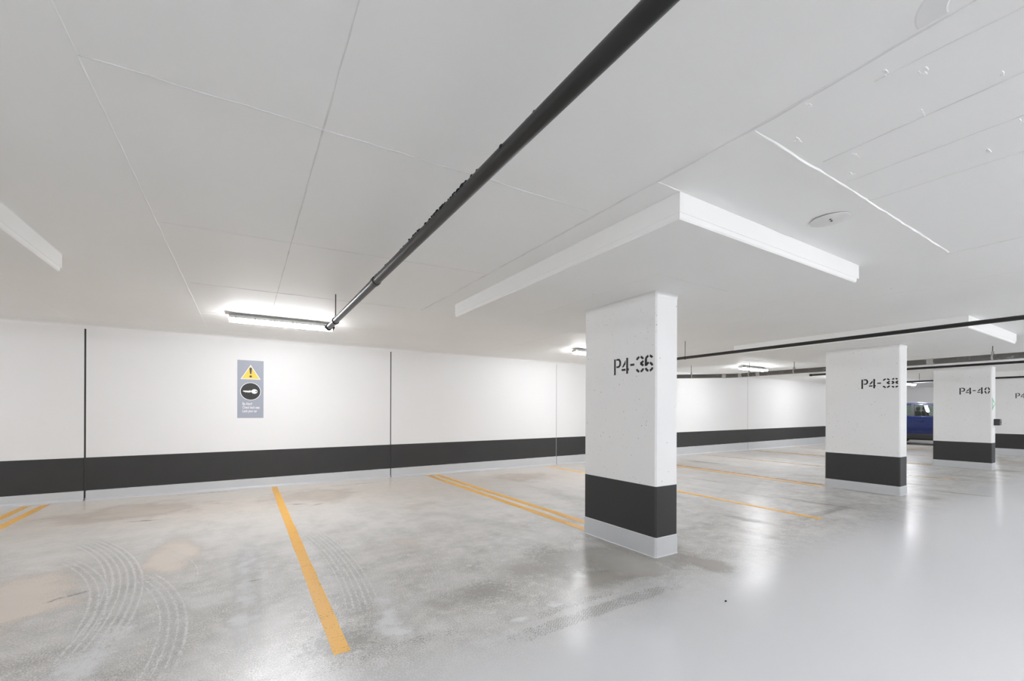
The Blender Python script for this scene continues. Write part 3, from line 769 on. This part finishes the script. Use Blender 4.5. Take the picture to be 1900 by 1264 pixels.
# ------------------------------------------------------------------ round cover plate on the ceiling
cp = empty('ceiling_cover_plate', (3.11, 1.275, ZC)); tag(cp, 'round white junction cover plate on the ceiling with two dark screws', 'cover plate')
m = MB(); m.tube([(3.11, 1.275, ZC), (3.11, 1.275, ZC - .004)], .085, 32); m.build('box_rim', M['ceil'], cp, True)
m = MB(); t_ = .018
rings = []
for rr, zz in ((.100, -.003), (.105, -.0045), (.105, -.007), (.100, -.0085)):
    rings.append([(3.11 + rr * math.cos(2 * PI * k / 40), 1.275 + rr * math.sin(2 * PI * k / 40), ZC + zz - t_ * (math.cos(2 * PI * k / 40 - 2.6)) * rr / .112 * .25) for k in range(40)])
m.loft(rings); m.build('plate', M['plate'], cp, True)
for dx, dy in ((-.018, -.012), (.016, -.004)):
    m = MB(); m.tube([(3.11 + dx, 1.275 + dy, ZC - .007), (3.11 + dx, 1.275 + dy, ZC - .0115)], .0055, 10); m.build('screw', M['iron'], cp)

# ------------------------------------------------------------------ things on pillar P4-40
ga = empty('arrow_sign', (14.40, 2.654, 1.49)); tag(ga, 'pale green triangular arrow sign on the front of pillar P4-40', 'sign')
yb_ = 2.6535
m = MB(); m.prism([(14.265, 1.345), (14.265, 1.635), (14.53, 1.49)], lambda u, v, d: (u, d, v), yb_ - .003, yb_); m.build('sign_board', M['green'], ga)
m = MB(); m.prism([(14.31, 1.43), (14.31, 1.55), (14.40, 1.49)], lambda u, v, d: (u, d, v), yb_ - .0036, yb_ - .0028); m.build('white_arrow', M['white'], ga)
m = MB(); m.prism([(14.40, 1.44), (14.40, 1.54), (14.46, 1.49)], lambda u, v, d: (u, d, v), yb_ - .0036, yb_ - .0028); m.build('white_arrow', M['white'], ga)
jb = empty('call_box', (14.47, 2.655, 1.01)); tag(jb, 'small dark grey box mounted on the front of pillar P4-40', 'box')
m = MB(); m.box(14.40, 14.54, 2.565, 2.654, 1.005, 1.150); m.build('body', M['boxm'], jb, bevel=.006, seg=1)
m = MB(); m.box(14.41, 14.53, 2.555, 2.566, 1.015, 1.140); m.build('cover', M['boxc'], jb, bevel=.003, seg=1)
m = MB(); m.tube([(14.47, 2.555, 1.075), (14.47, 2.548, 1.075)], .014, 12); m.build('button', M['carblack'], jb)

# ------------------------------------------------------------------ blue car
CX, CY0, CY1 = 23.76, 3.85, 8.15          # centre line, nose (towards the aisle), tail
HW = .93
car = empty('blue_car', (CX, (CY0 + CY1) / 2, 0)); tag(car, 'dark blue car parked at the far end between two pillars', 'car')
def section(y, zlo, zbelt, hw_lo, hw_mid, hw_belt):
    L = [(-hw_lo * .92, zlo), (-hw_lo, zlo + .10), (-hw_mid, zlo + (zbelt - zlo) * .45), (-hw_mid + .012, zlo + (zbelt - zlo) * .72), (-hw_belt, zbelt - .03), (-hw_belt + .06, zbelt)]
    return [(CX + a, y, b) for a, b in L] + [(CX - a, y, b) for a, b in reversed(L)]
secs = [(CY0, .40, .74, .62, .66, .60), (CY0 + .07, .34, .82, .76, .80, .72), (CY0 + .30, .30, .92, .87, .90, .80), (CY0 + .8, .28, 1.02, HW - .02, HW - .01, .86), (CY0 + 1.25, .27, 1.10, HW - .01, HW, .88),
        (CY0 + 2.0, .27, 1.15, HW - .01, HW, .89), (CY0 + 3.0, .27, 1.17, HW - .01, HW, .89), (CY0 + 3.7, .29, 1.19, HW - .02, HW - .01, .88), (CY0 + 4.15, .34, 1.18, .86, .88, .82), (CY1, .42, 1.12, .74, .80, .74)]
m = MB(); m.loft([section(*s) for s in secs]); body = m.build('body', M['carblue'], car, True)
# roof and window pillars
def ghw(z): return .875 - (z - 1.15) * .40        # half width of the greenhouse at height z
roofp = [(CY0 + 1.75, 1.575), (CY0 + 2.1, 1.635), (CY0 + 2.6, 1.668), (CY0 + 3.2, 1.66), (CY0 + 3.75, 1.62), (CY0 + 4.05, 1.565)]
m = MB()
m.loft([[(CX - .70, y, z - .045), (CX - .70 + .02, y, z - .012), (CX - .50, y, z + .012), (CX, y, z + .025), (CX + .50, y, z + .012), (CX + .68, y, z - .012), (CX + .70, y, z - .045), (CX, y, z - .03)] for y, z in roofp])
roof = m.build('roof', M['carblue'], car, True)
for s in (-1, 1):
    m = MB(); m.tube([(CX + s * .66, y, z + .035 if 0 < i < 5 else z) for i, (y, z) in enumerate(roofp)], .014, 10); m.build('roof_rail', M['chrome'], roof, True)
def wpillar(s, y0a, y0b, z0, y1a, y1b, z1, mat):
    m = MB(); a0, a1 = ghw(z0), ghw(z1) if z1 < 1.5 else .70
    m.hexa([(CX + s * a0, y0a, z0), (CX + s * a0, y0b, z0), (CX + s * (a0 - .05), y0b, z0), (CX + s * (a0 - .05), y0a, z0),
            (CX + s * a1, y1a, z1), (CX + s * a1, y1b, z1), (CX + s * (a1 - .05), y1b, z1), (CX + s * (a1 - .05), y1a, z1)])
    return m.build('window_pillar', mat, car)
B = 6.44
for s in (-1, 1):
    wpillar(s, CY0 + 1.10, CY0 + 1.22, 1.10, CY0 + 1.78, CY0 + 1.88, 1.57, M['carblue'])
    wpillar(s, B - .05, B + .07, 1.14, B + .0, B + .09, 1.63, M['carblack'])
    wpillar(s, CY0 + 3.52, CY0 + 3.62, 1.16, CY0 + 3.44, CY0 + 3.54, 1.62, M['carblack'])
    wpillar(s, CY0 + 4.0, CY0 + 4.24, 1.16, CY0 + 3.86, CY0 + 4.03, 1.57, M['carblue'])
    def pane(ya0, ya1, za, yb0, yb1, zb):
        m = MB(); a0, a1 = ghw(za) - .02, .70 - .02
        m.hexa([(CX + s * a0, ya0, za), (CX + s * a0, ya1, za), (CX + s * (a0 - .004), ya1, za), (CX + s * (a0 - .004), ya0, za), (CX + s * a1, yb0, zb), (CX + s * a1, yb1, zb), (CX + s * (a1 - .004), yb1, zb), (CX + s * (a1 - .004), yb0, zb)])
        m.build('side_window', M['glass'], car)
    pane(CY0 + 1.22, B - .05, 1.12, CY0 + 1.88, B, 1.60); pane(B + .07, CY0 + 3.52, 1.14, B + .09, CY0 + 3.44, 1.62); pane(CY0 + 3.62, CY0 + 4.0, 1.16, CY0 + 3.54, CY0 + 3.86, 1.58)
    # sill cladding, door seams, handles, mirror, lamps
    m = MB(); m.box(CX + s * (HW - .03) - .035, CX + s * (HW - .03) + .035, CY0 + 1.05, CY0 + 3.25, .25, .44); m.build('sill_cladding', M['carblack'], car, bevel=.012)
    for yd in (CY0 + 1.42, B, CY0 + 3.50):
        m = MB(); m.hexa([(CX + s * (HW + .0015), yd - .004, .45), (CX + s * (HW + .0015), yd + .004, .45), (CX + s * (HW - .03), yd + .004, .45), (CX + s * (HW - .03), yd - .004, .45),
                          (CX + s * (HW - .012), yd - .004, 1.10), (CX + s * (HW - .012), yd + .004, 1.10), (CX + s * (HW - .05), yd + .004, 1.10), (CX + s * (HW - .05), yd - .004, 1.10)]); m.build('door_seam', M['carblack'], body)
    for yh in (B - .24, CY0 + 3.27):
        m = MB(); m.tube([(CX + s * (HW - .02), yh - .09, .985), (CX + s * (HW + .016), yh - .075, .99), (CX + s * (HW + .018), yh + .06, .995), (CX + s * (HW - .02), yh + .08, .995)], .013, 8); m.build('door_handle', M['carblue'], body, True)
        m = MB(); m.ball((CX + s * (HW - .012), yh, .985), (.006, .075, .028), 12, 8); m.build('handle_recess', M['carblack'], body, True)
    m = MB(); m.ball((CX + s * 1.02, CY0 + 1.52, 1.17), (.11, .07, .075), 14, 10); m.build('side_mirror', M['carblue'], car, True)
    m = MB(); m.tube([(CX + s * .88, CY0 + 1.52, 1.12), (CX + s * .98, CY0 + 1.52, 1.15)], .02, 8); m.build('mirror_arm', M['carblack'], car, True)
    m = MB(); m.ball((CX + s * .66, CY0 + .14, .78), (.17, .10, .07), 14, 10); m.build('headlight', M['lampclear'], car, True)
    m = MB(); m.ball((CX + s * .74, CY1 - .10, .98), (.10, .10, .13), 14, 10); m.build('tail_light', M['lampred'], car, True)
    for yw_ in (CY0 + .86, CY0 + 3.50):
        m = MB(); m.tube([(CX + s * (HW + .004), yw_, .37), (CX + s * (HW - .1), yw_, .37)], .40, 32); m.build('wheel_arch', M['carblack'], car, True)
        wx = CX + s * (HW - .085)
        m = MB(); m.tube([(wx - .11, yw_, .335), (wx - .09, yw_, .335), (wx + .09, yw_, .335), (wx + .11, yw_, .335)], [.30, .335, .335, .30], 32); wh = m.build('tyre', M['rubber'], car, True)
        m = MB(); m.tube([(wx + s * .08, yw_, .335), (wx + s * .112, yw_, .335)], .235, 32); m.build('rim', M['zinc'], wh, True)
        for k in range(5):
            a = 2 * PI * k / 5 + .3; d = Vector((0, math.cos(a), math.sin(a))); c_ = Vector((wx + s * .108, yw_, .335)); p_ = Vector((0, -d.z, d.y)) * .028; e_ = Vector((s * .014, 0, 0))
            m = MB(); m.hexa([c_ - p_, c_ + p_, c_ + p_ + d * .225, c_ - p_ + d * .225, c_ - p_ + e_, c_ + p_ + e_, c_ + p_ * .8 + d * .225 + e_, c_ - p_ * .8 + d * .225 + e_]); m.build('spoke', M['chrome'], wh)
# windscreen and rear window, bumpers, grille, plate, seats
m = MB(); m.hexa([(CX - .80, CY0 + 1.12, 1.11), (CX + .80, CY0 + 1.12, 1.11), (CX + .80, CY0 + 1.125, 1.115), (CX - .80, CY0 + 1.125, 1.115), (CX - .66, CY0 + 1.78, 1.575), (CX + .66, CY0 + 1.78, 1.575), (CX + .66, CY0 + 1.785, 1.58), (CX - .66, CY0 + 1.785, 1.58)]); m.build('windscreen', M['glass'], car)
m = MB(); m.hexa([(CX - .72, CY1 - .06, 1.17), (CX + .72, CY1 - .06, 1.17), (CX + .72, CY1 - .066, 1.17), (CX - .72, CY1 - .066, 1.17), (CX - .62, CY1 - .26, 1.56), (CX + .62, CY1 - .26, 1.56), (CX + .62, CY1 - .266, 1.56), (CX - .62, CY1 - .266, 1.56)]); m.build('rear_window', M['glass'], car)
m = MB(); m.box(CX - .50, CX + .50, CY0 - .012, CY0 + .05, .48, .70); m.build('grille', M['carblack'], car, bevel=.02)
m = MB(); m.box(CX - .70, CX + .70, CY0 - .02, CY0 + .12, .28, .44); m.build('front_bumper', M['carblack'], car, bevel=.03)
m = MB(); m.box(CX - .74, CX + .74, CY1 - .12, CY1 + .02, .32, .52); m.build('rear_bumper', M['carblack'], car, bevel=.03)
m = MB(); m.box(CX - .84, CX + .84, CY0 + .6, CY1 - .5, .20, .30); m.build('underbody', M['carblack'], car)
for sx in (-.37, .37):
    m = MB(); m.hexa([(CX + sx - .24, 6.28, .85), (CX + sx + .24, 6.28, .85), (CX + sx + .24, 6.42, .85), (CX + sx - .24, 6.42, .85), (CX + sx - .19, 6.38, 1.36), (CX + sx + .19, 6.38, 1.36), (CX + sx + .19, 6.47, 1.36), (CX + sx - .19, 6.47, 1.36)]); m.build('front_seat', M['seat'], car, bevel=.03)
    m = MB(); m.ball((CX + sx, 6.41, 1.46), (.13, .06, .10), 14, 10); m.build('headrest', M['seat'], car, True)
    m = MB(); m.ball((CX + sx, 7.33, 1.44), (.13, .06, .09), 14, 10); m.build('headrest', M['seat'], car, True)
m = MB(); m.hexa([(CX - .62, 7.20, .85), (CX + .62, 7.20, .85), (CX + .62, 7.34, .85), (CX - .62, 7.34, .85), (CX - .58, 7.30, 1.34), (CX + .58, 7.30, 1.34), (CX + .58, 7.38, 1.34), (CX - .58, 7.38, 1.34)]); m.build('rear_seat', M['seat'], car, bevel=.03)
m = MB(); m.torus((CX - .37, 5.72, 1.12), .17, .016, 'y', 24, 8); m.build('steering_wheel', M['carblack'], car, True)

# ------------------------------------------------------------------ crumb of dirt on the aisle floor
m = MB(); m.ball((2.77, 1.74, .005), (.009, .007, .0055), 7, 5)
tag(m.build('dirt_crumb', M['rough'], origin=(2.77, 1.74, 0)), 'tiny black crumb on the clean aisle floor near the nearest pillar', 'debris')
